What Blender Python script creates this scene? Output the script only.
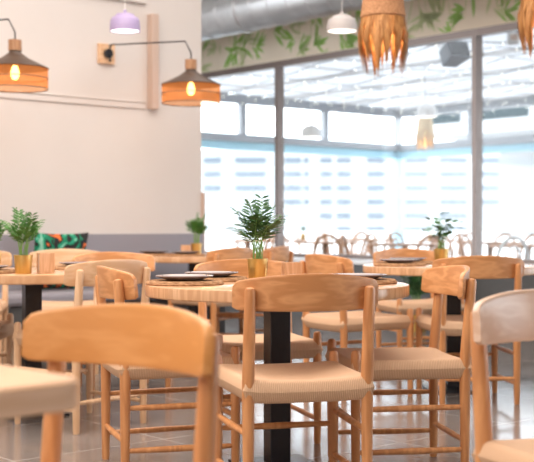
import bpy, math, random
from mathutils import Vector, Matrix
C = bpy.context
for o in list(bpy.data.objects): bpy.data.objects.remove(o)
PI = math.pi
col = C.scene.collection

# ------------------------------------------------------------------ camera
F = 1157.0; H = 0.96
cd = bpy.data.cameras.new('camera'); cam = bpy.data.objects.new('camera', cd); col.objects.link(cam)
cam.location = (0, 0, H); cam.rotation_euler = (PI/2, 0, 0)
cd.sensor_width = 36; cd.lens = 36*F/534; cd.shift_y = -5/534
cd.clip_start = .05; cd.clip_end = 1500
cd.dof.use_dof = True; cd.dof.focus_distance = 4.2; cd.dof.aperture_fstop = 4.2
C.scene.camera = cam

# ------------------------------------------------------------------ world, lights, exposure
w = bpy.data.worlds.new('world'); C.scene.world = w; w.use_nodes = True
bg = w.node_tree.nodes['Background']; bg.inputs[0].default_value = (.90, .95, 1, 1); bg.inputs[1].default_value = 5.5
vs = C.scene.view_settings
vs.view_transform = 'Standard'; vs.look = 'None'; vs.gamma = 1; vs.use_curve_mapping = False; vs.exposure = 0.1

# room axes: A runs along the left wall towards the windows, B along the windows to the right
AX = Vector((.757, .653, 0)).normalized(); BX = Vector((.653, -.757, 0)).normalized()
ROT = math.atan2(AX.y, AX.x)
def P(a, b, z=0): v = AX*a + BX*b; return Vector((v.x, v.y, z))
def px(x, Y, z=None): return Vector(((x-267)/F*Y, Y, 0 if z is None else z))

def area(name, a, b, z, sa, sb, e, c):
    l = bpy.data.lights.new(name, 'AREA'); l.shape = 'RECTANGLE'; l.size = sa; l.size_y = sb; l.energy = e; l.color = c
    o = bpy.data.objects.new(name, l); col.objects.link(o); o.location = P(a, b, z); o.rotation_euler = (0, 0, ROT); return o
area('overhead_fill_area', 2.0, -4.5, 4.1, 6, 5, 380, (1, .91, .83))  # unseen area lights added overhead to brighten the room
area('overhead_fill_area', -2.5, -1.0, 4.1, 5, 6, 270, (1, .91, .83))
area('overhead_fill_area', 6.0, -6.5, 4.1, 2.5, 4, 45, (1, .93, .87))

# ------------------------------------------------------------------ materials
def mat(name, color, rough=.5, metal=0, emit=None, es=0, alpha=None, coat=0):
    m = bpy.data.materials.new(name); m.use_nodes = True
    b = m.node_tree.nodes['Principled BSDF']
    b.inputs['Base Color'].default_value = (*color, 1); b.inputs['Roughness'].default_value = rough; b.inputs['Metallic'].default_value = metal
    b.inputs['Coat Weight'].default_value = coat
    if emit: b.inputs['Emission Color'].default_value = (*emit, 1); b.inputs['Emission Strength'].default_value = es
    return m
def nodes(m): return m.node_tree.nodes, m.node_tree.links, m.node_tree.nodes['Principled BSDF']
def noisy(name, c1, c2, scale=5, rough=.5, bump=.0, stretch=(1, 1, 1), metal=0, coord='Object', detail=4):
    m = mat(name, c1, rough, metal); n, l, b = nodes(m)
    tc = n.new('ShaderNodeTexCoord'); mp = n.new('ShaderNodeMapping'); mp.inputs['Scale'].default_value = stretch
    t = n.new('ShaderNodeTexNoise'); t.inputs['Scale'].default_value = scale; t.inputs['Detail'].default_value = detail
    r = n.new('ShaderNodeValToRGB'); r.color_ramp.elements[0].position = .32; r.color_ramp.elements[1].position = .68
    r.color_ramp.elements[0].color = (*c1, 1); r.color_ramp.elements[1].color = (*c2, 1)
    l.new(tc.outputs[coord], mp.inputs[0]); l.new(mp.outputs[0], t.inputs['Vector']); l.new(t.outputs[0], r.inputs[0]); l.new(r.outputs[0], b.inputs['Base Color'])
    if bump:
        bp = n.new('ShaderNodeBump'); bp.inputs['Strength'].default_value = bump; bp.inputs['Distance'].default_value = .01
        l.new(t.outputs[0], bp.inputs['Height']); l.new(bp.outputs[0], b.inputs['Normal'])
    return m
def wood(name, c1, c2, stretch, rough=.38, scale=3.0, knots=False):
    m = mat(name, c1, rough); n, l, b = nodes(m)
    tc = n.new('ShaderNodeTexCoord'); mp = n.new('ShaderNodeMapping'); mp.inputs['Scale'].default_value = stretch
    oi = n.new('ShaderNodeObjectInfo'); ml = n.new('ShaderNodeMath'); ml.operation = 'MULTIPLY'; ml.inputs[1].default_value = 7
    l.new(oi.outputs['Random'], ml.inputs[0]); l.new(ml.outputs[0], mp.inputs['Location'])
    t = n.new('ShaderNodeTexNoise'); t.inputs['Scale'].default_value = scale; t.inputs['Detail'].default_value = 3; t.inputs['Distortion'].default_value = .2
    mu = n.new('ShaderNodeMath'); mu.operation = 'MULTIPLY'; mu.inputs[1].default_value = 9
    fr = n.new('ShaderNodeMath'); fr.operation = 'PINGPONG'; fr.inputs[1].default_value = 1
    r = n.new('ShaderNodeValToRGB'); r.color_ramp.elements[0].color = (*c1, 1); r.color_ramp.elements[1].color = (*c2, 1)
    r.color_ramp.elements[0].position = .25
    l.new(tc.outputs['Object'], mp.inputs[0]); l.new(mp.outputs[0], t.inputs['Vector']); l.new(t.outputs[0], mu.inputs[0]); l.new(mu.outputs[0], fr.inputs[0]); l.new(fr.outputs[0], r.inputs[0])
    out = r.outputs[0]
    if knots:
        v = n.new('ShaderNodeTexVoronoi'); v.inputs['Scale'].default_value = 7; l.new(tc.outputs['Object'], v.inputs['Vector'])
        rr = n.new('ShaderNodeValToRGB'); rr.color_ramp.elements[0].color = (.35, .16, .06, 1); rr.color_ramp.elements[1].color = (1, 1, 1, 1)
        rr.color_ramp.elements[0].position = .03; rr.color_ramp.elements[1].position = .10
        l.new(v.outputs['Distance'], rr.inputs[0])
        mx = n.new('ShaderNodeMix'); mx.data_type = 'RGBA'; mx.blend_type = 'MULTIPLY'; mx.inputs[0].default_value = .45
        l.new(out, mx.inputs[6]); l.new(rr.outputs[0], mx.inputs[7]); out = mx.outputs[2]
    l.new(out, b.inputs['Base Color'])
    return m
W1, W2 = (.60, .265, .10), (.76, .375, .165)
M = {}
M['board'] = wood('oiled_oak_board', W1, W2, (1.2, 5, 7), .36, 2.2)
M['board_knot'] = wood('oiled_oak_board_knots', (.66, .29, .085), (.74, .35, .12), (1.2, 5, 7), .36, 2.0, True)
M['leg'] = wood('oiled_oak_leg', (.55, .235, .088), (.70, .33, .135), (7, 7, .8), .38, 2.5)
M['leg_pale_lit'] = wood('pale_lit_oak_leg', (.68, .42, .24), (.80, .54, .34), (7, 7, .8), .4, 2.5)  # paler leg oak: light falling on the chair put into its colour
M['board_pale_lit'] = wood('pale_lit_oak_board', (.70, .42, .23), (.80, .53, .33), (1.2, 5, 7), .4, 2.2)  # light on chair backs put into the colour; plain wood on lamp plates
M['board_sheen'] = wood('painted_sheen_oak_board', (.74, .50, .36), (.84, .62, .48), (1.2, 5, 7), .25, 2.2)  # reflected sheen painted in as a paler board colour
M['table'] = wood('table_oak', (.60, .33, .17), (.74, .45, .26), (1, 9, 1), .2, 2.5)
M['table_pale'] = wood('pale_table_oak', (.64, .38, .22), (.74, .48, .30), (1, 9, 9), .3, 2.5)
M['neck'] = wood('walnut_neck', (.36, .18, .09), (.46, .25, .13), (7, 7, .8), .4, 2.5)
M['box'] = wood('pale_box_wood', (.62, .34, .18), (.74, .46, .28), (8, 8, 1), .5, 3)
def cord():
    m = mat('woven_paper_cord', (.60, .37, .21), .75); n, l, b = nodes(m)
    uv = n.new('ShaderNodeUVMap'); sp = n.new('ShaderNodeSeparateXYZ'); l.new(uv.outputs[0], sp.inputs[0])
    mu = n.new('ShaderNodeMath'); mu.operation = 'MULTIPLY'; mu.inputs[1].default_value = 2*PI/.0065; l.new(sp.outputs[0], mu.inputs[0])
    si = n.new('ShaderNodeMath'); si.operation = 'SINE'; l.new(mu.outputs[0], si.inputs[0])
    r = n.new('ShaderNodeValToRGB'); r.color_ramp.elements[0].color = (.60, .37, .22, 1); r.color_ramp.elements[1].color = (.72, .47, .30, 1)
    ma = n.new('ShaderNodeMapRange'); ma.inputs[1].default_value = -1; l.new(si.outputs[0], ma.inputs[0]); l.new(ma.outputs[0], r.inputs[0])
    l.new(r.outputs[0], b.inputs['Base Color'])
    bp = n.new('ShaderNodeBump'); bp.inputs['Strength'].default_value = .45; bp.inputs['Distance'].default_value = .002
    l.new(si.outputs[0], bp.inputs['Height']); l.new(bp.outputs[0], b.inputs['Normal'])
    return m
M['cord'] = cord()
M['black'] = mat('black_powder_coat', (.02, .02, .024), .25)
M['steel_side'] = mat('dark_steel', (.05, .055, .075), .3, .3)
M['gold'] = noisy('brushed_gold', (.62, .38, .10), (.80, .54, .20), 6, .32, 0, (6, 6, .6), .75)
M['soil'] = noisy('soil', (.05, .03, .02), (.12, .07, .04), 60, .9, .5)
M['leaf_dark'] = noisy('palm_leaf', (.022, .075, .022), (.05, .15, .04), 18, .45)
M['leaf'] = noisy('fresh_leaf', (.035, .14, .02), (.10, .28, .05), 18, .45)
M['leaf_mid'] = noisy('mid_leaf', (.03, .11, .03), (.08, .24, .06), 18, .45)
M['stem'] = mat('palm_stem', (.22, .40, .10), .5)
M['plate'] = mat('dark_stoneware', (.28, .23, .23), .25)
M['plate_rim'] = mat('grey_stoneware', (.55, .50, .50), .3)
M['mat'] = noisy('braided_seagrass', (.26, .12, .05), (.56, .32, .16), 45, .8, .8, (1, 1, 3))
M['white'] = mat('white_paint', (.84, .82, .80), .5)
M['wall'] = noisy('warm_white_plaster', (.67, .618, .588), (.70, .65, .62), 1.5, .7)
M['wains'] = mat('lilac_grey_panel', (.29, .275, .31), .6)
M['bench'] = mat('grey_bench_fabric', (.20, .185, .20), .8)
M['trim_shade'] = mat('tan_trim_and_shade', (.58, .43, .35), .5)  # real edge trim and grille, also the painted shaded side on the left wall
M['frame'] = mat('bronze_grey_frame', (.22, .17, .15), .35, .3)
M['grey_frame'] = mat('grey_aluminium', (.30, .31, .33), .4, .2)
M['blue'] = mat('light_blue_steel', (.42, .70, .82), .5)
M['lowwall'] = mat('dark_grey_render', (.085, .085, .085), .6)
M['ledge'] = mat('pale_ledge', (.66, .64, .63), .4)
M['galv'] = noisy('galvanised_steel', (.66, .67, .68), (.80, .81, .82), 4, .3, 0, (1, 1, 1), .75)
M['lamp_dark'] = mat('dark_brown_lacquer', (.075, .045, .03), .35)
M['lilac'] = mat('lilac_enamel', (.42, .34, .56), .4)
M['grey_lamp'] = mat('pale_grey_enamel', (.62, .58, .57), .4)
M['glow'] = mat('bulb_glow', (1, .8, .5), .4, emit=(1, .78, .45), es=14)
M['warmglow'] = mat('amber_bulb_glow', (1, .6, .2), .4, emit=(1, .62, .20), es=12)
M['diff'] = mat('lamp_diffuser', (1, 1, 1), .4, emit=(1, .93, .82), es=2.2)
M['fairy'] = mat('fairy_light', (1, 1, .9), .4, emit=(1, .93, .75), es=2)
M['raffia'] = noisy('raffia', (.38, .15, .04), (.66, .33, .11), 60, .6, .5, (1, 1, .15))
M['raffia_pale'] = noisy('pale_wicker', (.72, .52, .30), (.85, .66, .42), 60, .6, .5, (1, 1, .15))
M['weave'] = noisy('woven_cane', (.38, .17, .07), (.60, .31, .15), 70, .7, .9, (1, 1, 2))
M['speaker'] = mat('speaker_grey', (.11, .12, .15), .5)
M['bent'] = mat('pale_bentwood', (.52, .26, .13), .5)
M['bent_white'] = mat('white_bentwood', (.8, .78, .76), .5)
M['concrete'] = noisy('pale_concrete', (.50, .50, .50), (.58, .58, .58), 1, .8)
M['facade'] = mat('white_facade', (.36, .365, .37), .8)
M['farwin'] = mat('far_window', (.13, .15, .18), .8)
M['teal'] = mat('teal_glass', (.008, .025, .03), .9)
def fabric_awning():
    m = bpy.data.materials.new('white_awning'); m.use_nodes = True; n = m.node_tree.nodes; l = m.node_tree.links
    for x in list(n):
        if x.type == 'BSDF_PRINCIPLED': n.remove(x)
    d = n.new('ShaderNodeBsdfDiffuse'); t = n.new('ShaderNodeBsdfTranslucent'); mx = n.new('ShaderNodeMixShader'); mx.inputs[0].default_value = .5
    d.inputs[0].default_value = (.85, .85, .85, 1); t.inputs[0].default_value = (.72, .73, .75, 1)
    l.new(d.outputs[0], mx.inputs[1]); l.new(t.outputs[0], mx.inputs[2]); l.new(mx.outputs[0], n['Material Output'].inputs[0]); return m
M['awning'] = fabric_awning()
def glass():
    m = bpy.data.materials.new('clear_glass'); m.use_nodes = True; n = m.node_tree.nodes; l = m.node_tree.links
    for x in list(n):
        if x.type == 'BSDF_PRINCIPLED': n.remove(x)
    t = n.new('ShaderNodeBsdfTransparent'); g = n.new('ShaderNodeBsdfGlossy'); g.inputs['Roughness'].default_value = .02
    t.inputs[0].default_value = (.97, .985, .99, 1)
    mx = n.new('ShaderNodeMixShader'); lw = n.new('ShaderNodeLayerWeight'); lw.inputs[0].default_value = .5
    pw = n.new('ShaderNodeMath'); pw.operation = 'POWER'; pw.inputs[1].default_value = 5
    f = n.new('ShaderNodeMath'); f.operation = 'MULTIPLY_ADD'; f.inputs[1].default_value = .3; f.inputs[2].default_value = .02
    l.new(lw.outputs['Facing'], pw.inputs[0]); l.new(pw.outputs[0], f.inputs[0]); l.new(f.outputs[0], mx.inputs[0]); l.new(t.outputs[0], mx.inputs[1]); l.new(g.outputs[0], mx.inputs[2]); l.new(mx.outputs[0], n['Material Output'].inputs[0]); return m
M['glass'] = glass()
def mesh_shade():
    m = bpy.data.materials.new('amber_mesh_shade'); m.use_nodes = True; n = m.node_tree.nodes; l = m.node_tree.links
    for x in list(n):
        if x.type == 'BSDF_PRINCIPLED': n.remove(x)
    t = n.new('ShaderNodeBsdfTransparent'); g = n.new('ShaderNodeBsdfTranslucent'); d = n.new('ShaderNodeBsdfDiffuse')
    t.inputs[0].default_value = (1, .72, .50, 1); g.inputs[0].default_value = (.95, .42, .14, 1); d.inputs[0].default_value = (.75, .33, .14, 1)
    a = n.new('ShaderNodeAddShader'); a = n.new('ShaderNodeMixShader'); a.inputs[0].default_value = .45
    l.new(g.outputs[0], a.inputs[1]); l.new(d.outputs[0], a.inputs[2])
    mx = n.new('ShaderNodeMixShader'); mx.inputs[0].default_value = .36
    l.new(t.outputs[0], mx.inputs[1]); l.new(a.outputs[0], mx.inputs[2]); l.new(mx.outputs[0], n['Material Output'].inputs[0]); return m
M['amber'] = mesh_shade()
def floor_mat():
    m = mat('grey_floor_tiles', (.2, .18, .17), .28); n, l, b = nodes(m)
    tc = n.new('ShaderNodeTexCoord'); br = n.new('ShaderNodeTexBrick')
    br.offset = 0; br.inputs['Scale'].default_value = 1; br.inputs['Mortar Size'].default_value = .004; br.inputs['Brick Width'].default_value = .75; br.inputs['Row Height'].default_value = .75
    br.inputs['Color1'].default_value = (.20, .17, .155, 1); br.inputs['Color2'].default_value = (.215, .185, .17, 1); br.inputs['Mortar'].default_value = (.42, .38, .35, 1)
    ns = n.new('ShaderNodeTexNoise'); ns.inputs['Scale'].default_value = 2.2; ns.inputs['Detail'].default_value = 5
    r = n.new('ShaderNodeMapRange'); r.inputs[3].default_value = .75; r.inputs[4].default_value = 1.25
    mx = n.new('ShaderNodeMix'); mx.data_type = 'RGBA'; mx.blend_type = 'MULTIPLY'; mx.inputs[0].default_value = 1
    l.new(tc.outputs['Object'], br.inputs['Vector']); l.new(tc.outputs['Object'], ns.inputs['Vector']); l.new(ns.outputs[0], r.inputs[0])
    l.new(br.outputs[0], mx.inputs[6]); l.new(r.outputs[0], mx.inputs[7]); l.new(mx.outputs[2], b.inputs['Base Color'])
    r2 = n.new('ShaderNodeMapRange'); r2.inputs[3].default_value = .10; r2.inputs[4].default_value = .26; l.new(ns.outputs[0], r2.inputs[0]); l.new(r2.outputs[0], b.inputs['Roughness'])
    b.inputs['IOR'].default_value = 2.0
    return m
M['floor'] = floor_mat()
def cushion_mat():
    m = mat('jungle_print', (.1, .1, .1), .8); n, l, b = nodes(m)
    tc = n.new('ShaderNodeTexCoord'); v = n.new('ShaderNodeTexNoise'); v.inputs['Scale'].default_value = 9; v.inputs['Detail'].default_value = 1.5; v.inputs['Distortion'].default_value = 1.2
    l.new(tc.outputs['Object'], v.inputs['Vector'])
    r = n.new('ShaderNodeValToRGB'); r.color_ramp.interpolation = 'CONSTANT'
    es = r.color_ramp.elements; es[0].position = 0; es[0].color = (.75, .16, .03, 1); es[1].position = .39; es[1].color = (.012, .012, .012, 1)
    for p_, c_ in ((.52, (.0, .18, .09)), (.57, (.015, .30, .17)), (.63, (.25, .55, .42))):
        e = es.new(p_); e.color = (*c_, 1)
    l.new(v.outputs[0], r.inputs[0]); l.new(r.outputs[0], b.inputs['Base Color']); return m
M['cushion'] = cushion_mat()
M['paper'] = noisy('beige_wallpaper', (.70, .60, .47), (.76, .66, .53), 2, .7)
M['paper_leaf'] = mat('wallpaper_leaf_green', (.30, .50, .12), .7)
M['paper_leaf2'] = mat('wallpaper_leaf_pale', (.52, .56, .30), .7)

# ------------------------------------------------------------------ mesh builder
class MB:
    def __init__(s): s.v = []; s.f = []; s.mi = []; s.uv = None
    def add(s, vs, fs, mi=0):
        k = len(s.v); s.v += [tuple(x) for x in vs]; s.f += [tuple(i+k for i in f) for f in fs]; s.mi += [mi]*len(fs); return s
    def box(s, c, d, R=None, mi=0):
        vs = []
        for sx in (-1, 1):
            for sy in (-1, 1):
                for sz in (-1, 1):
                    p = Vector((sx*d[0]/2, sy*d[1]/2, sz*d[2]/2))
                    if R is not None: p = R @ p
                    vs.append(p + Vector(c))
        return s.add(vs, [(0, 1, 3, 2), (4, 6, 7, 5), (0, 4, 5, 1), (2, 3, 7, 6), (0, 2, 6, 4), (1, 5, 7, 3)], mi)
    def tube(s, pts, rad, n=12, cap=True, mi=0, round_end=False):
        pts = [Vector(p) for p in pts]
        if not hasattr(rad, '__len__'): rad = [rad]*len(pts)
        rings = []; up = None
        for i, p in enumerate(pts):
            t = (pts[min(i+1, len(pts)-1)] - pts[max(i-1, 0)]).normalized()
            if up is None: up = Vector((1, 0, 0)) if abs(t.x) < .9 else Vector((0, 1, 0))
            u = (up - t*up.dot(t)).normalized(); w_ = t.cross(u); up = u
            rings.append([p + (u*math.cos(2*PI*k/n) + w_*math.sin(2*PI*k/n))*rad[i] for k in range(n)])
        vs = [q for r in rings for q in r]; fs = []
        for i in range(len(rings)-1):
            for k in range(n):
                fs.append((i*n+k, i*n+(k+1) % n, (i+1)*n+(k+1) % n, (i+1)*n+k))
        if cap: fs.append(tuple(range(n-1, -1, -1))); fs.append(tuple((len(rings)-1)*n+k for k in range(n)))
        return s.add(vs, fs, mi)
    def lathe(s, prof, n=32, c=(0, 0, 0), mi=0):
        vs = []; fs = []
        for r, z in prof:
            for k in range(n): vs.append((c[0]+r*math.cos(2*PI*k/n), c[1]+r*math.sin(2*PI*k/n), c[2]+z))
        for i in range(len(prof)-1):
            for k in range(n): fs.append((i*n+k, i*n+(k+1) % n, (i+1)*n+(k+1) % n, (i+1)*n+k))
        return s.add(vs, fs, mi)
    def build(s, name, mats, parent=None, sharp=40, bevel=0):
        me = bpy.data.meshes.new(name); me.from_pydata(s.v, [], s.f); me.validate(); me.update()
        if not isinstance(mats, (list, tuple)): mats = [mats]
        for m in mats: me.materials.append(m)
        if len(mats) > 1:
            for p_, i in zip(me.polygons, s.mi): p_.material_index = i
        for p_ in me.polygons: p_.use_smooth = True
        me.set_sharp_from_angle(angle=math.radians(sharp))
        o = bpy.data.objects.new(name, me); col.objects.link(o)
        if parent: o.parent = parent
        if bevel:
            b = o.modifiers.new('bevel', 'BEVEL'); b.width = bevel; b.segments = 2; b.limit_method = 'ANGLE'
        return o
def tag(o, label, cat, group=None, kind=None):
    o['label'] = label; o['category'] = cat
    if group: o['group'] = group
    if kind: o['kind'] = kind
    return o
def struct(o): o['kind'] = 'structure'; return o
def empty(name, loc=(0, 0, 0), rz=0):
    o = bpy.data.objects.new(name, None); o.empty_display_size = .1; col.objects.link(o); o.location = loc; o.rotation_euler = (0, 0, rz); return o
def kids(o): return [c for c in bpy.data.objects if c.parent == o]
def dup(o, parent=None):
    ch = kids(o); c = o.copy(); col.objects.link(c); c.parent = parent
    for k in ch: dup(k, c)
    return c
RB = Matrix.Rotation(ROT, 3, 'Z')      # local x = A, local y = -B
def abox(mb, a0, a1, b0, b1, z0, z1, mi=0):
    return mb.box(P((a0+a1)/2, (b0+b1)/2, (z0+z1)/2), (abs(a1-a0), abs(b1-b0), z1-z0), RB, mi)

# ------------------------------------------------------------------ setting
GA = 8.85; WB = -7.94; ZT = 2.79; ZC = 4.2
fl = MB(); fl.box((0, 0, -.05), (24, 26, .1))
o = fl.build('floor', M['floor']); o.rotation_euler = (0, 0, ROT); o.location = P(6.8, -3.5, 0); struct(o)
m = MB(); abox(m, -5, 9, -13, 8.6, ZC, ZC+.15); struct(m.build('ceiling', M['white']))
m = MB(); abox(m, -5, 6.1, WB-.16, WB, 0, ZC); struct(m.build('wall_left', M['wall']))
m = MB(); abox(m, -5.15, -5, WB-.16, 8.6, 0, ZC); struct(m.build('wall_back', M['wall']))
m = MB(); abox(m, -5, 9, 8.6, 8.75, 0, ZC); struct(m.build('wall_right', M['wall']))
m = MB(); abox(m, 4, 9, -13.15, -13, 0, ZC); struct(m.build('wall_far', M['wall']))
# wallpapered wall above the windows (leaf pattern is part of its surface)
m = MB(); abox(m, GA-.06, GA+.12, -13, 8.6, ZT+.07, ZC)
rnd = random.Random(4)
a_s = GA-.063
def wleaf(b, z, ang, L, wd, mi):
    d = Vector((math.cos(ang), math.sin(ang))); nrm = Vector((-d.y, d.x))
    pts = []
    for t, k in ((0, 0), (.25, .8), (.5, 1), (.78, .6), (1, 0), (.78, -.6), (.5, -1), (.25, -.8)):
        q = Vector((b, z)) + d*L*t + nrm*wd*k; pts.append(P(a_s, q.x, min(max(q.y, ZT+.08), ZC-.01)))
    m.add(pts, [tuple(range(8))], mi)
b = -12.9
while b < 0:
    for z in (2.98, 3.16, 3.5, 3.85):
        bb = b + rnd.uniform(-.2, .2); zz = z + rnd.uniform(-.15, .15); base = rnd.choice((-1, 1))*rnd.uniform(.1, .6) + rnd.choice((0, PI))
        mi = 1 if rnd.random() < .62 else 2
        for k in range(rnd.randint(6, 9)):
            wleaf(bb, zz, base + rnd.uniform(-1.3, 1.3), rnd.uniform(.14, .27), rnd.uniform(.013, .022), mi)
            if rnd.random() < .35: bb += rnd.uniform(-.1, .1); zz += rnd.uniform(-.06, .06)
        st = rnd.uniform(-.3, .3)
        q0 = Vector((bb, zz)); 
        wleaf(q0.x, q0.y, PI/2+st, .45, .008, 2)
    b += .27
struct(m.build('wall_window_side', [M['paper'], M['paper_leaf'], M['paper_leaf2']]))
# low wall and ledge beneath the windows
m = MB(); abox(m, 8.29, GA+.06, -13, 8.6, 0, .575); struct(m.build('wall_low', M['lowwall']))
m = MB(); abox(m, 8.25, GA+.08, -13, 8.6, .575, .61); struct(m.build('trim_shade_1', M['ledge']))
# window: frame members and panes
mull = [-10.03 + 2.89*k for k in range(-1, 7)]
wr = empty('window_1'); struct(wr)
fm = MB(); abox(fm, GA-.06, GA+.04, -13, 8.6, ZT, ZT+.07); abox(fm, GA-.05, GA+.04, -13, 8.6, .61, .65)
for b in mull: abox(fm, GA-.06, GA+.04, b-.025, b+.025, .65, ZT)
fm.build('window_frame', M['frame'], wr)
edges = [-13] + mull + [8.6]
for i in range(len(edges)-1):
    if edges[i+1]-edges[i] < .2: continue
    g = MB(); abox(g, GA-.004, GA+.004, edges[i]+.026, edges[i+1]-.026, .65, ZT); g.build('pane', M['glass'], wr)

# left wall: wainscot, frame moulding
m = MB(); abox(m, -5, 6.1, WB, WB+.03, 0, .895); struct(m.build('wall_panel_left', M['wains']))
def wall_a(x):     # room coordinate a of the left wall at image column x
    r = (x-267)/F; Y = WB/(BX.x*r + BX.y); return AX.x*r*Y + AX.y*Y, Y
a150, Y150 = wall_a(152)
zb = H + (226-110)/F*Y150; zt = H + (226-8)/F*Y150
m = MB(); abox(m, a150-.05, a150+.02, WB, WB+.075, zb, 2.72, 0); struct(m.build('shaded_side_strip', M['trim_shade'], bevel=.006))  # tan strip paints the shaded side of a step in the wall
m = MB(); abox(m, -5, a150-.07, WB, WB+.012, zb, zb+.05, 0); abox(m, -5, a150-.07, WB, WB+.018, zb+.05, zb+.06, 0); struct(m.build('trim_shade_3', M['wall'], bevel=.006))
m = MB(); abox(m, -5, a150-.07, WB, WB+.03, 2.80, 2.83, 0); struct(m.build('trim_shade_4', M['wall'], bevel=.004))
m = MB(); abox(m, 6.1, 6.13, WB-.16, WB+.02, 0, 1.25); struct(m.build('trim_shade_5', M['trim_shade'], bevel=.004))

# ------------------------------------------------------------------ terrace outside
TB = -16.39; TA = 17.73
m = MB(); m.box((60, 200, -.16), (900, 700, .1)); struct(m.build('ground', M['concrete']))
m = MB(); abox(m, GA+.1, TA+.2, TB-.2, -6, -.1, 0.0); 
struct(m.build('terrace_floor', M['concrete']))
wr = empty('window_2'); struct(wr)
f = MB()
abox(f, GA+.2, TA+.08, TB-.08, TB+.08, 2.50, 2.64); abox(f, TA-.08, TA+.08, TB, 4, 2.50, 2.64)
abox(f, GA+.2, TA+.08, TB-.08, TB+.08, 3.20, 3.36); abox(f, TA-.08, TA+.08, TB, 4, 3.20, 3.36)
aa = TA
while aa > GA+.3: abox(f, aa-.06, aa+.06, TB-.06, TB+.06, 2.64, 3.2); aa -= 2.1
bb = TB+1.95
while bb < 4: abox(f, TA-.06, TA+.06, bb-.06, bb+.06, 2.64, 3.2); bb += 2.0
f.build('window_frame', M['grey_frame'], wr)
f = MB(); abox(f, GA+.2, TA+.03, TB-.03, TB+.03, 2.35, 2.50); abox(f, TA-.03, TA+.03, TB+.03, 4, 2.35, 2.50)
abox(f, TA-.10, TA+.10, TB-.10, TB+.10, 0, 2.50); f.build('blue_frame', M['blue'], wr)
g = MB(); abox(g, GA+.2, TA-.1, TB-.004, TB+.004, .05, 2.24); g.build('pane', M['glass'], wr)
g = MB(); abox(g, TA-.004, TA+.004, TB+.1, 4, .05, 2.24); g.build('pane', M['glass'], wr)
# awning roof with its beams
aw = empty('awning_roof'); tag(aw, 'white fabric awning roof with grey beams over the terrace', 'awning')
s_ = MB(); abox(s_, GA+.15, TA+.1, TB-.1, 4, 3.40, 3.42); s_.build('fabric', M['awning'], aw)
for k in range(6):
    a_ = GA+1.0+k*1.55; q = MB(); abox(q, a_-.07, a_+.07, TB, 4, 3.345, 3.39); q.build('beam', M['ledge'], aw)
for k in range(7):
    b_ = TB+.9+k*2.6; q = MB(); abox(q, GA+.2, TA, b_-.04, b_+.04, 3.37, 3.39); q.build('cross_beam', M['ledge'], aw)
fq = MB(); rnd = random.Random(8)
for k in range(12):
    a_ = GA+.7+k*.75
    for j in range(46):
        b_ = TB+.3+j*.36 + rnd.uniform(-.05, .05); c_ = P(a_, b_, 3.16+.06*math.sin(j*1.1)+rnd.uniform(-.02, .02)); r_ = .012
        fq.add([c_+Vector(v)*r_ for v in ((1, 0, 0), (-1, 0, 0), (0, 1, 0), (0, -1, 0), (0, 0, 1), (0, 0, -1))],
               [(0, 2, 4), (2, 1, 4), (1, 3, 4), (3, 0, 4), (2, 0, 5), (1, 2, 5), (3, 1, 5), (0, 3, 5)])
    fq.tube([P(a_, TB+.3+.36*j, 3.18+.06*math.sin(j*1.1)) for j in range(46)], .008, 4, mi=1)
tag(fq.build('fairy_lights', [M['fairy'], M['grey_frame']]), 'strings of tiny warm fairy lights under the awning', 'fairy lights', kind='stuff')

# far buildings
bd = empty('office_building', (0, 0, 0)); tag(bd, 'distant white office building with rows of small windows', 'building')
s = F/250
def fz(y): return H + (226-y)/s
q = MB(); q.box((22, 253, 8.5), (150, 6, 18)); q.build('wall', M['facade'], bd)
colsx = [(204, 221, 3), (235, 266, 3), (285, 301, 4), (304, 309, 4), (320, 332, 5), (337, 351, 6), (367, 386, 7), (403, 428, 6), (440, 467, 6), (482, 504, 4)]
for x0, x1, nr in colsx:
    for k in range(nr):
        y = 160 + k*13.9; q = MB(); c = Vector((((x0+x1)/2-267)/s, 249.9, fz(y))); q.box(c, ((x1-x0)/s, .4, 1.15)); q.build('window', M['farwin'], bd)
bd = empty('neighbouring_building'); tag(bd, 'neighbouring block with dark teal glazed top floor beyond the terrace', 'building')
q = MB(); R_ = RB; c = P(105, -50, 0)
def nb(a0, a1, b0, b1, z0, z1, name, mt): q = MB(); abox(q, a0, a1, b0, b1, z0, z1); return q.build(name, mt, bd)
c0 = px(418, 130); a0 = c0.dot(AX); b0 = c0.dot(BX)
nb(a0+.5, a0+20, b0, b0+60, 12.2, 14.6, 'top_floor', M['teal']); nb(a0, a0+20.5, b0-.5, b0+61, 14.6, 15.2, 'roof', M['facade'])
for k in range(4): nb(a0+.2, a0+.6, b0+6+k*9, b0+7.2+k*9, 12.2, 14.6, 'pier', M['facade'])
nb(a0, a0+20, b0, b0+60, 10.9, 12.2, 'parapet', M['facade'])
nb(a0+12, a0+20, b0+2, b0+60, 0, 10.9, 'wall', M['facade'])

# ------------------------------------------------------------------ duct
du = empty('air_duct'); tag(du, 'round galvanised air duct running above the windows under the ceiling', 'duct')
z_d = 3.32
prof = []
q = MB(); pts = []; rr = []
b = -12.9; k = 0
while b < 6:
    pts += [P(8.1, b, z_d), P(8.1, b+.26, z_d), P(8.1, b+.265, z_d), P(8.1, b+.285, z_d)]; rr += [.235, .235, .243, .243]; b += .29
q.tube(pts, rr, 32); q.build('pipe', M['galv'], du)
for b in (-9.7, -7.0, -4.3):
    q = MB(); q.tube([P(8.1, b-.03, z_d), P(8.1, b+.03, z_d)], .255, 32); q.build('collar', M['galv'], du)
    q = MB(); q.tube([P(8.1, b, z_d+.2), P(8.1, b, ZC)], .008, 8); q.build('hanger_rod', M['grey_frame'], du)

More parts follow.
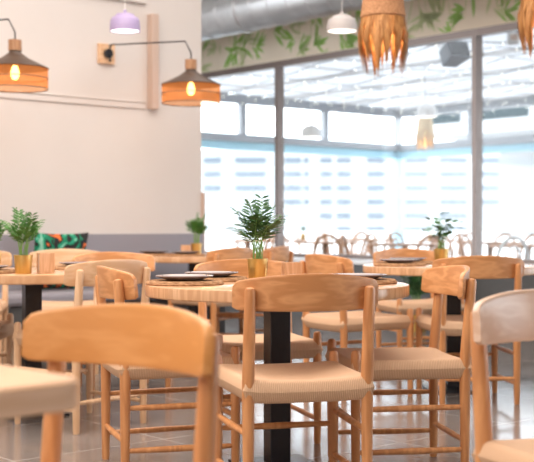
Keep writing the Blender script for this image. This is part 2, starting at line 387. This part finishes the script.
# ------------------------------------------------------------------ bench and cushion
be = empty('banquette_bench', P(0, WB, 0)); tag(be, 'long grey upholstered bench along the left wall', 'bench')
def lb(a0, a1, b0, b1, z0, z1, name, mt, par, bev=.01):
    q = MB(); abox(q, a0, a1, b0, b1, z0, z1)
    o = q.build(name, mt, par, bevel=bev); o.matrix_parent_inverse = Matrix.Translation(-par.location); return o
lb(-4.9, 6.0, WB+.035, WB+.46, .06, .38, 'base', M['lowwall'], be)
lb(-4.9, 6.0, WB+.035, WB+.50, .38, .47, 'seat_pad', M['wains'], be, .03)
a_c, Y_c = wall_a(44)
cu = MB(); N = 14
for sgn in (1, -1):
    vs = []
    for i in range(N+1):
        for j in range(N+1):
            u, v = i/N*2-1, j/N*2-1
            e = (1-u**4)*(1-v**4); pin = 1-.06*(1-v*v)*abs(u)**3
            vs.append((u*.235*(1-.07*(1-u*u)*0)*(1-.05*(1-v*v)), sgn*.065*e**.5, v*.225*(1-.05*(1-u*u))+.225))
    fs = []
    for i in range(N):
        for j in range(N):
            q4 = (i*(N+1)+j, (i+1)*(N+1)+j, (i+1)*(N+1)+j+1, i*(N+1)+j+1); fs.append(q4 if sgn < 0 else q4[::-1])
    cu.add(vs, fs)
o = cu.build('cushion', M['cushion']); o.location = P(a_c, WB+.18, .47); o.rotation_euler = (math.radians(12), 0, ROT)
tag(o, 'black, green and orange jungle print cushion on the grey bench', 'cushion')

# ------------------------------------------------------------------ chair
def rail_tube(p0, p1, r0=.0085, r1=.0125, n=10):
    p0 = Vector(p0); p1 = Vector(p1); q = MB()
    q.tube([p0.lerp(p1, t) for t in (0, .12, .5, .88, 1)], [r0, r0+.002, r1, r0+.002, r0], n); return q
RX, FX, D = .206, .222, .43
def lean(z): return -max(0, z-.44)*.09
def seat_mesh():
    q = MB(); n = 26; r = .041; cz = .416; e0 = .024
    ts = []
    for i in range(n+1):
        t = i/n; t = (1-math.cos(PI*t))/2; ts.append(t*.6 + (i/n)*.4)
    y0, y1 = -e0, D+e0
    def pt(u, v, sg):
        y = y0+(y1-y0)*v; hw = (RX + (FX-RX)*v) + e0 - .004
        x = (2*u-1)*hw
        dx = hw-abs(x); dy = min(y-y0, y1-y); rs = .028
        fx = math.sqrt(max(0, 1-(1-min(dx/rs, 1))**2)); fy = math.sqrt(max(0, 1-(1-min(dy/rs, 1))**2))
        f = min(fx, fy)
        sag = .024*(min(1, dx/.17)*min(1, dy/.17))
        zr = cz + .004 + sg*r*f
        if sg > 0: zr -= sag
        else: zr += sag*.3
        # front and rear rolls sit a little lower in their middle
        zr -= .010*(1-(2*u-1)**4)*(1-.5*v)
        return (x, y, zr)
    uvs = []
    for sg in (1, -1):
        vs = [pt(ts[i], ts[j], sg) for i in range(n+1) for j in range(n+1)]
        fs = []
        for i in range(n):
            for j in range(n):
                f = (i*(n+1)+j, (i+1)*(n+1)+j, (i+1)*(n+1)+j+1, i*(n+1)+j+1); fs.append(f if sg > 0 else f[::-1])
        q.add(vs, fs)
    o = q.build('seat', M['cord'], None, 80)
    me = o.data; uvl = me.uv_layers.new(name='UVMap')
    for p_ in me.polygons:
        c = p_.center; dx = FX-abs(c.x); dy = min(c.y, D-c.y)
        side = dx < dy
        for li in p_.loop_indices:
            v = me.vertices[me.loops[li].vertex_index].co
            uvl.data[li].uv = (v.y, 0) if side else (v.x, 0)
    return o
def board_mesh(name, mt):
    q = MB(); n = 28; vs = []; fs = []; hw = .25; th = .0095; K = 14
    for i in range(n+1):
        u = -1+2*i/n; u = math.copysign(1-(1-abs(u))**1.15, u) if abs(u) < 1 else u
        au = abs(u); x = hw*u; yc = -.027+.085*u*u
        zt = .804-.026*u*u; zb_ = .678+.004*u*u
        if au > .90:
            k = (au-.90)/.10; rr = 1-math.sqrt(max(0, 1-k*k)); zt -= .016*rr; zb_ += .009*rr
        nx = -2*.085*u/hw; nl = math.hypot(nx, 1); nx /= nl; ny = 1/nl
        for k in range(K):
            a = 2*PI*k/K; ca, sa = math.cos(a), math.sin(a)
            dz = math.copysign(abs(sa)**.22, sa); dt = math.copysign(abs(ca)**.22, ca)
            z = (zt+zb_)/2 + (zt-zb_)/2*dz
            vs.append((x+nx*dt*th, yc+ny*dt*th+lean(z), z))
    for i in range(n):
        for k in range(K): fs.append((i*K+k, (i+1)*K+k, (i+1)*K+(k+1) % K, i*K+(k+1) % K))
    fs.append(tuple(range(K))); fs.append(tuple(n*K+k for k in range(K-1, -1, -1)))
    q.add(vs, fs); return q.build(name, mt, None, 50)
_cache = {}
def make_chair(style):
    if style in _cache: return dup(_cache[style])
    r = empty('dining_chair')
    if _cache and style != 'std':
        base = _cache['std']; bpy.data.objects.remove(r); r = dup(base)
        for c in kids(r):
            c.data = c.data.copy()
            if c.name.startswith('backrest'): c.data.materials[0] = M['board_knot'] if style == 'knot' else M['board_sheen'] if style == 'sheen' else M['board_pale_lit']
            elif style == 'pale' and not c.name.startswith('seat'): c.data.materials[0] = M['leg_pale_lit']
        _cache[style] = r; return r
    for p_ in (seat_mesh(), board_mesh('backrest', M['board'])): p_.parent = r
    L = M['leg']
    for sx in (-1, 1):
        q = MB(); zs = [0, .012, .2, .44, .6, .746, .756, .760]
        q.tube([(sx*RX, lean(z), z) for z in zs], [.014, .016, .019, .0215, .0205, .0185, .015, .004], 14); q.build('leg', L, r)
        q = MB(); zs = [0, .012, .2, .42, .482, .492, .495]
        q.tube([(sx*FX, D, z) for z in zs], [.013, .0155, .0185, .0195, .018, .013, .004], 14); q.build('leg', L, r)
        for z in (.27, .108): rail_tube((sx*RX, 0, z), (sx*FX, D, z)).build('stretcher', L, r)
    rail_tube((-FX, D, .222), (FX, D, .222)).build('stretcher', L, r)
    rail_tube((-RX, 0, .14), (RX, 0, .14)).build('stretcher', L, r)
    _cache[style] = r
    return r
def chair(x, y, fx, fy, label, style='std', group='oak dining chairs with woven seats'):
    r = make_chair(style); r.location = (x, y, 0); r.rotation_euler = (0, 0, math.atan2(-fx, fy)); tag(r, label, 'chair', group); return r
chair(.138, 3.86, -.243, .97, 'sharply focused oak chair at the centre, its back to the viewer, woven cord seat')
chair(-.60, 4.57, .95, .31, 'oak chair at the left side of the central table, behind the blurred near chair')
chair(.725, 4.62, -.989, -.148, 'oak chair with woven seat at the right side of the central table')
chair(-.10, 5.47, .25, -.97, 'oak chair on the far side of the central table, behind the gold potted palm')
chair(-.287, 2.28, -.60, -.80, 'large blurred oak chair close to the viewer at lower left, broad knotty backrest', 'knot')
chair(.70, 2.82, .42, -.91, 'blurred oak chair cut by the right edge of the picture, pale sheen painted on its backrest', 'sheen')
chair(.325, 6.53, .88, .47, 'oak chair at the left side of the right hand table, turned away to the right')
chair(1.14, 6.2, -.12, .99, 'oak chair at the near side of the right hand table, back to viewer')
chair(.97, 8.05, .26, -.96, 'oak chair on the far side of the right hand table, behind the dark plates')
chair(-.742, 5.49, -.74, .67, 'oak chair painted pale as lit, at the right side of the left table, seen from behind', 'pale')
chair(-1.80, 5.95, 1, 0, 'pale oak chair at the left edge of the picture, pushed under the left table', 'pale')
chair(-.93, 7.0, .35, -.93, 'oak chair in second row on the left, its backrest top peeping over the pale chair')
chair(-1.37, 7.9, .1, -1, 'pale oak chair in front of the jungle print cushion', 'pale')
chair(-1.98, 7.82, .1, -1, 'pale oak chair at far left by the bench, behind the left potted palm', 'pale')
chair(-.25, 8.53, -.75, .66, 'oak chair at the wall side table, left of the central palm')
chair(.09, 9.15, -.9, .4, 'oak chair in the back row, just right of the central palm')

# ------------------------------------------------------------------ tables
def make_table():
    r = empty('round_table'); R = .525; t = .73
    q = MB(); q.lathe([(0, t), (R-.006, t), (R-.0015, t-.0015), (R, t-.006), (R, t-.040), (R-.004, t-.045), (0, t-.045)], 72); q.build('tabletop', M['table'], r, 30)
    q = MB(); q.box((0, 0, .35), (.085, .085, .67)); q.build('post', M['black'], r, bevel=.003)
    q = MB(); q.box((0, 0, .679), (.34, .34, .010)); q.build('mounting_plate', M['black'], r)
    q = MB(); q.box((0, 0, .006), (.31, .31, .012)); q.build('base_plate', M['black'], r, bevel=.002)
    return r
t0 = make_table()
tabs = [(.04, 4.62, 'round oak table at the centre with black square post, palm and place settings', 20),
        (1.09, 6.8, 'round oak table on the right with dark plates and a small green plant', 5),
        (-1.205, 5.93, 'round oak table on the left with black post and gold potted palm', 25),
        (-.575, 9.1, 'round oak table against the grey wall panel with two dark plates', 10),
        ]
for i, (x, y, lab, rz) in enumerate(tabs):
    t = t0 if i == 0 else dup(t0); t.location = (x, y, 0); t.rotation_euler = (0, 0, math.radians(rz)); tag(t, lab, 'table', 'round oak tables')
TZ = .73
sq = empty('square_table', (-.758, 1.745, 0), math.radians(45)); tag(sq, 'blurred corner of a pale square table closest to the viewer at lower left', 'table')
def rsq(hs, r, z, n=8): return [(sx*(hs-r)+r*math.cos(a0+k*PI/2/n), sy*(hs-r)+r*math.sin(a0+k*PI/2/n), z) for sx, sy, a0 in ((1, 1, 0), (-1, 1, PI/2), (-1, -1, PI), (1, -1, 1.5*PI)) for k in range(n+1)]
q = MB(); L_ = [rsq(.346, .05, TZ), rsq(.35, .055, TZ-.004), rsq(.35, .055, TZ-.041), rsq(.346, .05, TZ-.045)]; nn = len(L_[0])
q.add([v for l_ in L_ for v in l_], [(i*nn+k, (i+1)*nn+k, (i+1)*nn+(k+1) % nn, i*nn+(k+1) % nn) for i in range(3) for k in range(nn)] + [tuple(range(nn)), tuple(3*nn+k for k in range(nn-1, -1, -1))])
q.build('tabletop', M['table_pale'], sq, 30)
q = MB(); q.box((0, 0, .35), (.085, .085, .67)); q.build('post', M['black'], sq, bevel=.003)
q = MB(); q.box((0, 0, .006), (.40, .40, .012)); q.build('base_plate', M['black'], sq, bevel=.002)

# ------------------------------------------------------------------ place settings
def plate_o(x, y, z, lab, R=.115, m=None):
    q = MB(); q.lathe([(0, 0), (R*.55, 0), (R*.6, .003), (R*.97, .016), (R, .0185), (R*.97, .020), (R*.62, .008), (0, .007)], 48)
    o = q.build('plate', m or M['plate'], None, 60); o.location = (x, y, z); return tag(o, lab, 'plate', 'dark stoneware plates')
def mat_o(x, y, lab, R=.155):
    q = MB(); prof = [(0, .008)]
    n = 8
    for i in range(n):
        r0 = .012+i*(R-.012)/n; r1 = r0+(R-.012)/n
        prof += [(r0+.001, .0075), ((r0+r1)/2, .016), (r1-.001, .0075)]
    prof += [(R, .004), (R-.004, 0), (0, 0)]
    q.lathe(prof, 48); o = q.build('placemat', M['mat'], None, 60); o.location = (x, y, TZ); return tag(o, lab, 'placemat', 'round braided placemats')
sets = [(-.325, 4.56, 'at the left of the central table'), (-.235, 4.88, 'behind the palm on the central table'), (.37, 4.66, 'at the right of the central table'),
        (.77, 6.72, 'at the left side of the right hand table'), (.86, 7.06, 'beside the small plant on the right hand table'),
        (-1.38, 5.66, 'at the near left of the left table'), (-1.0, 6.2, 'by the pale chair at the left table'),
        (-.88, 9.02, 'at the left of the table by the wall'), (-.62, 8.85, 'nearest the viewer on the table by the wall')]
for i, (x, y, d) in enumerate(sets):
    mat_o(x, y, 'round brown braided placemat ' + d); plate_o(x, y, TZ+.016, 'dark plate on the placemat ' + d)
for i, (x, y, d) in enumerate(sets[:4]):
    q = MB(); R = .085; q.lathe([(0, 0), (R*.6, 0), (R*.98, .010), (R, .013), (R*.96, .013), (R*.6, .004), (0, .004)], 40)
    o = q.build('side_plate', M['plate_rim'], None, 60); o.location = (x, y, TZ+.024); tag(o, 'small grey plate stacked ' + d, 'plate', 'small grey side plates')

# ------------------------------------------------------------------ wooden holders
def holder(x, y, rz, lab, h=.075):
    r = empty('napkin_holder', (x, y, TZ), rz); tag(r, lab, 'holder', 'pale wooden table holders')
    q = MB(); q.box((0, 0, .004), (.075, .06, .008)); q.build('base', M['box'], r, bevel=.001)
    for sx in (-1, 1):
        q = MB(); q.box((0, sx*.027, h/2+.004), (.075, .007, h-.008)); q.build('side_panel', M['box'], r, bevel=.001)
    q = MB()
    for k in range(5): q.box((0, -.016+k*.008, h*.5), (.062, .005, h*.82))
    q.build('napkins', M['white'] if h > .08 else M['box'], r)
holder(.105, 4.95, .25, 'pale wooden holder right of the gold pot on the central table', .075)
holder(-1.075, 5.62, .4, 'pale wooden holder beside the gold pot on the left table', .10)
holder(-.66, 9.40, .2, 'pale wooden holder beside the pot on the table by the wall', .075)

# ------------------------------------------------------------------ plants
def potted(x, y, z, lab, seed, hgt=.25, spread=.10, leaf='leaf', nf=14, style='palm', potr=.045):
    rnd = random.Random(seed)
    r = empty('potted_palm' if style == 'palm' else 'potted_plant', (x, y, z)); tag(r, lab, 'plant', 'small plants in gold pots')
    ph = potr*2
    q = MB(); q.lathe([(0, 0), (potr*.84, 0), (potr*.87, .003), (potr, ph-.002), (potr, ph), (potr*.94, ph), (potr*.93, ph-.012), (0, ph-.012)], 40); q.build('pot', M['gold'], r, 35)
    q = MB(); q.lathe([(potr*.93, ph-.016), (potr*.6, ph-.006), (0, ph-.004)], 24); q.build('soil', M['soil'], r)
    st = MB(); lf = MB()
    for i in range(nf):
        a = 2*PI*i/nf*2.618 + rnd.uniform(-.4, .4); out = spread*rnd.uniform(.25, 1.0); hh = hgt*rnd.uniform(.62, 1.0)*(1-.25*(out/spread)**2)
        b0 = Vector((rnd.uniform(-1, 1)*potr*.45, rnd.uniform(-1, 1)*potr*.45, ph-.006)); dr = Vector((math.cos(a), math.sin(a), 0))
        pts = []
        for k in range(9):
            t = k/8; pts.append(b0 + dr*out*(t**2.0) + Vector((0, 0, hh*(t - .16*t**3*(out/spread)))))
        st.tube(pts, [.0021*(1-.7*k/8) for k in range(9)], 6)
        if style == 'palm':
            npair = 9
            for k in range(npair):
                t = .48+.50*k/(npair-1); idx = t*8; i0 = min(int(idx), 7); p = pts[i0].lerp(pts[i0+1], idx-i0); tg = (pts[i0+1]-pts[i0]).normalized()
                sd = tg.cross(Vector((dr.y, -dr.x, 0)).cross(tg)).normalized()
                sd = tg.cross(dr if abs(tg.dot(dr)) < .95 else Vector((0, 0, 1))).normalized()
                L = .056*(1-.45*abs(t-.62)/.4)*rnd.uniform(.85, 1.15)*hgt/.25
                for sg in (-1, 1):
                    d = (sd*sg*.85 + tg*.75 + Vector((0, 0, rnd.uniform(-.35, .1)))).normalized(); wv = d.cross(sd.cross(tg)).normalized()*.0042*hgt/.25
                    nrm = d.cross(wv).normalized()
                    dp = Vector((0, 0, -.2*L))
                    lf.add([p, p+d*L*.35+wv-nrm*.001, p+d*L*.7+wv*.8+dp*.4, p+d*L+dp, p+d*L*.7-wv*.8+dp*.4, p+d*L*.35-wv-nrm*.001, p+d*L*.35+nrm*.0012, p+d*L*.7+nrm*.0012+dp*.4],
                           [(0, 1, 6), (1, 2, 7, 6), (2, 3, 7), (0, 6, 5), (6, 7, 4, 5), (7, 3, 4)])
        else:
            for k in range(4):
                t = .5+.5*k/3; idx = t*8; i0 = min(int(idx), 7); p = pts[i0].lerp(pts[i0+1], idx-i0)
                an = rnd.uniform(0, 2*PI); d = Vector((math.cos(an), math.sin(an), rnd.uniform(-.2, .6))).normalized(); L = rnd.uniform(.045, .07); wv = d.cross(Vector((0, 0, 1))).normalized()*L*.32
                up = Vector((0, 0, .006))
                lf.add([p, p+d*L*.3+wv*.8, p+d*L*.65+wv, p+d*L-up, p+d*L*.65-wv, p+d*L*.3-wv*.8, p+d*L*.5-up*.6], [(0, 1, 6), (1, 2, 6), (2, 3, 6), (3, 4, 6), (4, 5, 6), (5, 0, 6)])
    st.build('stems', M['stem'], r); lf.build('foliage', M[leaf], r, 180)
    return r
potted(-.04, 4.97, TZ, 'slender green palm in a gold pot on the central table', 3, .305, .138, 'leaf_dark', 18)
potted(-1.175, 5.58, TZ, 'bushy green palm in a gold pot on the left table', 7, .26, .095, 'leaf', 17)
potted(1.075, 7.14, TZ, 'small broad leaved plant in a gold pot on the right hand table', 11, .24, .14, 'leaf_mid', 17, 'leafy')
potted(-.575, 9.42, TZ, 'small green palm in a gold pot on the table by the wall', 15, .29, .085, 'leaf', 16)
potted(-1.43, 6.03, TZ, 'green palm cut by the left edge of the picture', 19, .24, .08, 'leaf', 12)
potted(1.36, 10.55, .0, 'green floor plant standing by the dark low wall under the windows', 23, .50, .14, 'leaf_dark', 16, 'palm', .10)

# ------------------------------------------------------------------ wall lamps
def wall_lamp(shx, Yd, lab):
    # shade centre from image column and distance; plate on the wall, arm between
    sc = px(shx, Yd); z0 = 1.915
    off = P(-.34, 0)     # the plate sits .34 m back along the wall
    pl = sc + off; b = WB; pa = pl.dot(AX); plate = P(pa, WB, 0)
    zp = z0 + .435
    r = empty('wall_lamp', (plate.x, plate.y, 0)); tag(r, lab, 'lamp', 'swing arm wall lamps')
    inv = Vector((plate.x, plate.y, 0)); rel = sc - inv
    q = MB(); q.box(BX*.015+Vector((0, 0, zp)), (.15, .03, .16), RB); q.build('wall_plate', M['board_pale_lit'], r, bevel=.003)
    q = MB(); q.tube([BX*.03+Vector((0, 0, zp)), BX*.062+Vector((0, 0, zp))], .037, 24); q.tube([BX*.07+Vector((0, 0, zp-.07)), BX*.07+Vector((0, 0, zp+.07))], .007, 8); q.build('joint', M['black'], r)
    st = BX*.07+Vector((0, 0, zp+.05)); en = rel + Vector((-.045, 0, z0+.49))
    q = MB(); q.tube([st, st+Vector((.02, 0, .022)), st.lerp(en, .1)+Vector((0, 0, .015)), en, rel+Vector((.0, 0, z0+.40)), rel+Vector((0, 0, z0+.34))], .006, 8); q.build('arm', M['black'], r)
    def rl(prof, name, mt, n=40):
        q = MB(); q.lathe([(a, b_) for a, b_ in prof], n, (rel.x, rel.y, z0)); return q.build(name, mt, r)
    rl([(0, .345), (.047, .345), (.047, .27), (0, .27)], 'neck', M['neck'])
    rl([(.04, .272), (.045, .255), (.10, .215), (.232, .152), (.236, .148), (.232, .144), (.1, .205), (.04, .25)], 'cone', M['lamp_dark'])
    rl([(.228, .150), (.228, .005)], 'mesh_shade', M['amber'])
    for zz in (.148, .078, .004):
        q = MB(); q.tube([(rel.x+.229*math.cos(k*PI/20), rel.y+.229*math.sin(k*PI/20), z0+zz) for k in range(41)], .0035, 6, False); q.build('shade_ring', M['lamp_dark'], r)
    rl([(0, .17), (.016, .165), (.03, .12), (.028, .095), (.016, .072), (0, .068)], 'bulb', M['warmglow'], 20)
    l = bpy.data.lights.new('wall_lamp_light', 'POINT'); l.energy = 2.0; l.color = (1, .62, .30); l.shadow_soft_size = .04
    lo = bpy.data.objects.new('wall_lamp_light', l); col.objects.link(lo); lo.parent = r; lo.location = (rel.x, rel.y, z0+.03)
wall_lamp(191, 9.05, 'swing arm wall lamp with amber mesh shade, nearer the windows')
wall_lamp(15, 8.09, 'swing arm wall lamp with amber mesh shade at the left edge of the picture')

# ------------------------------------------------------------------ pendants
def dome(x, Y, z, w_, mt, lab, top=ZC, cat_group='small dome pendants', h=.13):
    p = px(x, Y); r = empty('pendant_lamp', (p.x, p.y, z)); tag(r, lab, 'lamp', cat_group); R = w_/2
    q = MB(); q.lathe([(0, h), (R*.50, h), (R*.60, h*.97), (R*.64, h*.86), (R*.86, h*.78), (R*.96, h*.62), (R, h*.3), (R, 0), (R*.97, 0), (R*.95, h*.3), (R*.8, h*.7), (0, h*.8)], 40); q.build('lamp_shade', mt, r, 50)
    q = MB(); q.lathe([(0, .006), (R*.93, .006), (R*.93, .012), (0, .012)], 32); q.build('diffuser', M['diff'], r)
    q = MB(); q.tube([(0, 0, h*.95), (0, 0, top-z)], .003, 6); q.build('cord', M['white'], r)
    q = MB(); q.lathe([(0, h+.03), (.012, h+.03), (.014, h), (0, h)], 12); q.build('cap', mt, r)
dome(125, 8.6, H+(226-31.5)/F*8.6, .225, M['lilac'], 'lilac dome pendant lamp in front of the left wall')
dome(342, 9.4, H+(226-31.5)/F*9.4, .245, M['grey_lamp'], 'pale grey dome pendant lamp in front of the leafy wallpaper')
dome(427, 15.5, H+(226-117)/F*15.5, .27, M['white'], 'white dome pendant lamp hanging outside beyond the glass', 3.4, 'terrace pendants', .17)
dome(311, 15.0, H+(226-137)/F*15.0, .26, M['white'], 'white pendant lamp outside, left of the blue corner post', 3.4, 'terrace pendants', .15)

def raffia(x, Y, zbot, lab, sc=1.0, mt='raffia', mw='weave', top=ZC, seed=1):
    rnd = random.Random(seed); p = px(x, Y); r = empty('raffia_pendant', (p.x, p.y, zbot)); tag(r, lab, 'lamp', 'fringed raffia pendants')
    h0 = .33*sc
    q = MB(); prof = [(.118, 0), (.125, .01), (.118, .06), (.108, .15), (.095, .24), (.072, .31), (.045, .36), (.02, .375), (0, .378)]
    q.lathe([(a*sc*1.12, b_*sc+h0) for a, b_ in prof], 40); q.build('woven_shade', M[mw], r)
    q = MB()
    NT = 13
    for i in range(NT):
        a0 = 2*PI*i/NT + rnd.uniform(-.08, .08); Lc = rnd.uniform(.72, 1.0)
        for k in range(44):
            d = rnd.gauss(0, .15); a = a0+d; L = h0*(Lc + .18 - abs(d)*1.6)*rnd.uniform(.8, 1)
            r0 = (.130+rnd.uniform(-.012, .004))*sc; r1 = (.150+rnd.uniform(-.012, .008))*sc; r2 = (.118+rnd.uniform(-.012, .012))*sc
            w0 = .0035*sc
            a2 = a0 + d*.45
            pp = [(r0, h0+.01, a), (r1, h0-.35*L, a), (r1*.98, h0-.65*L, a*.6+a2*.4), (r2, h0-L, a2)]
            vs = []
            for (rr_, zz, an) in pp:
                tw = w0/rr_ if zz > h0-L*.9 else w0*.25/rr_
                vs += [(rr_*math.cos(an-tw), rr_*math.sin(an-tw), zz), (rr_*math.cos(an+tw), rr_*math.sin(an+tw), zz)]
            q.add(vs, [(0, 1, 3, 2), (2, 3, 5, 4), (4, 5, 7, 6)])
    q.build('fringe', M[mt], r)
    q = MB(); q.lathe([(0, -.045), (.028, -.03), (.032, 0), (.02, .03), (0, .05)], 20, (0, 0, h0-.005)); q.build('bulb', M['glow'], r)
    q = MB(); q.tube([(0, 0, h0+.37*sc), (0, 0, top-zbot)], .004, 6); q.build('cord', M['black'], r)
    l = bpy.data.lights.new('raffia_light', 'POINT'); l.energy = 2.0*sc; l.color = (1, .72, .42); l.shadow_soft_size = .04
    lo = bpy.data.objects.new('raffia_light', l); col.objects.link(lo); lo.parent = r; lo.location = (0, 0, h0-.10)
raffia(383, 7.5, 1.955, 'fringed raffia pendant lamp hanging top right of centre', 1.06, seed=2)
raffia(543, 7.5, 2.07, 'fringed raffia pendant lamp cut by the right edge of the picture', 1.06, seed=5)
raffia(425, 17.5, H+(226-152)/F*17.5, 'cream wicker pendant lamp outside beyond the glass', .95, 'raffia_pale', 'raffia_pale', 3.4, 9)

# ------------------------------------------------------------------ loudspeaker
sp = px(453.5, 13.0, H+(226-54)/F*13.0); r = empty('loudspeaker', sp, math.radians(25)); tag(r, 'dark grey loudspeaker hanging high under the awning beyond the windows', 'speaker')
q = MB(); Rs = Matrix.Rotation(math.radians(-22), 3, 'X')
prof2 = [(-.12, .09), (-.10, -.09), (.10, -.09), (.12, .09)]
vs = []
for z_ in (-.085, .085):
    for xx, yy in ((-.14, -.12), (.14, -.12), (.095, .13), (-.095, .13)): vs.append(Rs @ Vector((xx, yy, z_*1.15)))
q.add(vs, [(3, 2, 1, 0), (4, 5, 6, 7), (0, 1, 5, 4), (1, 2, 6, 5), (2, 3, 7, 6), (3, 0, 4, 7)]); q.build('cabinet', M['speaker'], r, bevel=.008)
q = MB(); q.box(Rs @ Vector((0, -.124, 0)), (.25, .008, .165), Rs); q.build('grille', M['black'], r, bevel=.003)
q = MB(); q.tube([(0, .05, .05), (0, .12, .16), (0, .16, 3.4-sp.z)], .012, 8); q.build('bracket', M['black'], r)

hb = px(513, 10.5+2.5, 0); r = empty('heater', (hb.x, hb.y, 3.1)); tag(r, 'small grey heater hanging under the awning at right', 'heater')
q = MB(); q.box((0, 0, 0), (.12, .12, .2)); q.build('housing', M['ledge'], r, bevel=.01)
q = MB(); q.box((0, -.062, -.03), (.08, .006, .06)); q.build('grille', M['trim_shade'], r)
q = MB(); q.tube([(0, 0, .1), (0, 0, .3)], .012, 8); q.build('bracket', M['grey_frame'], r)

# ------------------------------------------------------------------ terrace furniture
def make_bent(mt):
    r = empty('bentwood_chair')
    q = MB(); q.lathe([(0, .45), (.19, .45), (.205, .44), (.205, .425), (.19, .42), (0, .42)], 28); q.build('seat', mt, r)
    q = MB(); pts = [(.19*math.cos(PI*k/16), -.16-.06*math.sin(PI*k/16)-.0, .44+.40*math.sin(PI*k/16)**.7) for k in range(17)]
    q.tube(pts, .019, 8); q.build('back_hoop', mt, r)
    q = MB(); pts = [(.11*math.cos(PI*k/12), -.17-.04*math.sin(PI*k/12), .44+.30*math.sin(PI*k/12)**.7) for k in range(13)]
    q.tube(pts, .010, 8); q.build('inner_hoop', mt, r)
    for sx in (-1, 1):
        for sy in (-1, 1):
            q = MB(); q.tube([(sx*.14, sy*.14, .43), (sx*.17, sy*.17, .2), (sx*.20, sy*.20, 0)], [.016, .014, .011], 8); q.build('leg', mt, r)
    q = MB(); q.tube([(.155*math.cos(k*PI/12), .155*math.sin(k*PI/12), .25) for k in range(25)], .008, 6, False); q.build('ring_stretcher', mt, r)
    return r
def make_ttable():
    r = empty('terrace_table')
    q = MB(); q.lathe([(0, .74), (.45, .74), (.455, .735), (.455, .715), (.45, .71), (0, .71)], 40); q.build('tabletop', M['bent'], r)
    q = MB(); q.tube([(0, 0, .02), (0, 0, .71)], .04, 12); q.build('post', M['bent'], r)
    q = MB(); q.lathe([(0, .02), (.22, .012), (.22, 0), (0, 0)], 24); q.build('base_plate', M['black'], r)
    return r
bt = make_bent(M['bent']); bw = make_bent(M['bent_white']); tt = make_ttable()
spots = [(280, 19.4), (340, 21.5), (372, 19.8), (440, 18.2), (325, 16.4), (248, 17.8), (490, 16.0), (528, 13.6), (405, 14.6)]
first = True; firsttable = True
rnd = random.Random(21)
for i, (x, Y) in enumerate(spots):
    t = tt if i == 0 else dup(tt); p = px(x, Y); t.location = p
    tag(t, 'round pale table on the terrace beyond the glass', 'table', 'terrace tables')
    off = rnd.uniform(0, 1)
    for k in range(3):
        a = off + k*2*PI/3 + .3; c = p + Vector((math.cos(a), math.sin(a), 0))*.58
        if first: o = bt; first = False
        else: o = dup(bt)
        o.location = c; o.rotation_euler = (0, 0, a + PI/2)
        tag(o, 'pale bentwood chair with hooped back on the terrace', 'chair', 'terrace bentwood chairs')
bw.location = px(505, 12.5); bw.rotation_euler = (0, 0, math.radians(15)); tag(bw, 'white bentwood chair just outside the glass at right', 'chair')
for (x, Y, sd, lb_) in ((303, 19.3, 31, 'tiny potted plant on a terrace table, left of the blue post'), (430, 18.2, 33, 'tiny potted plant on a terrace table behind the right plant')):
    potted(px(x, Y).x, Y, .74, lb_, sd, .17, .07, 'leaf', 8, 'leafy')
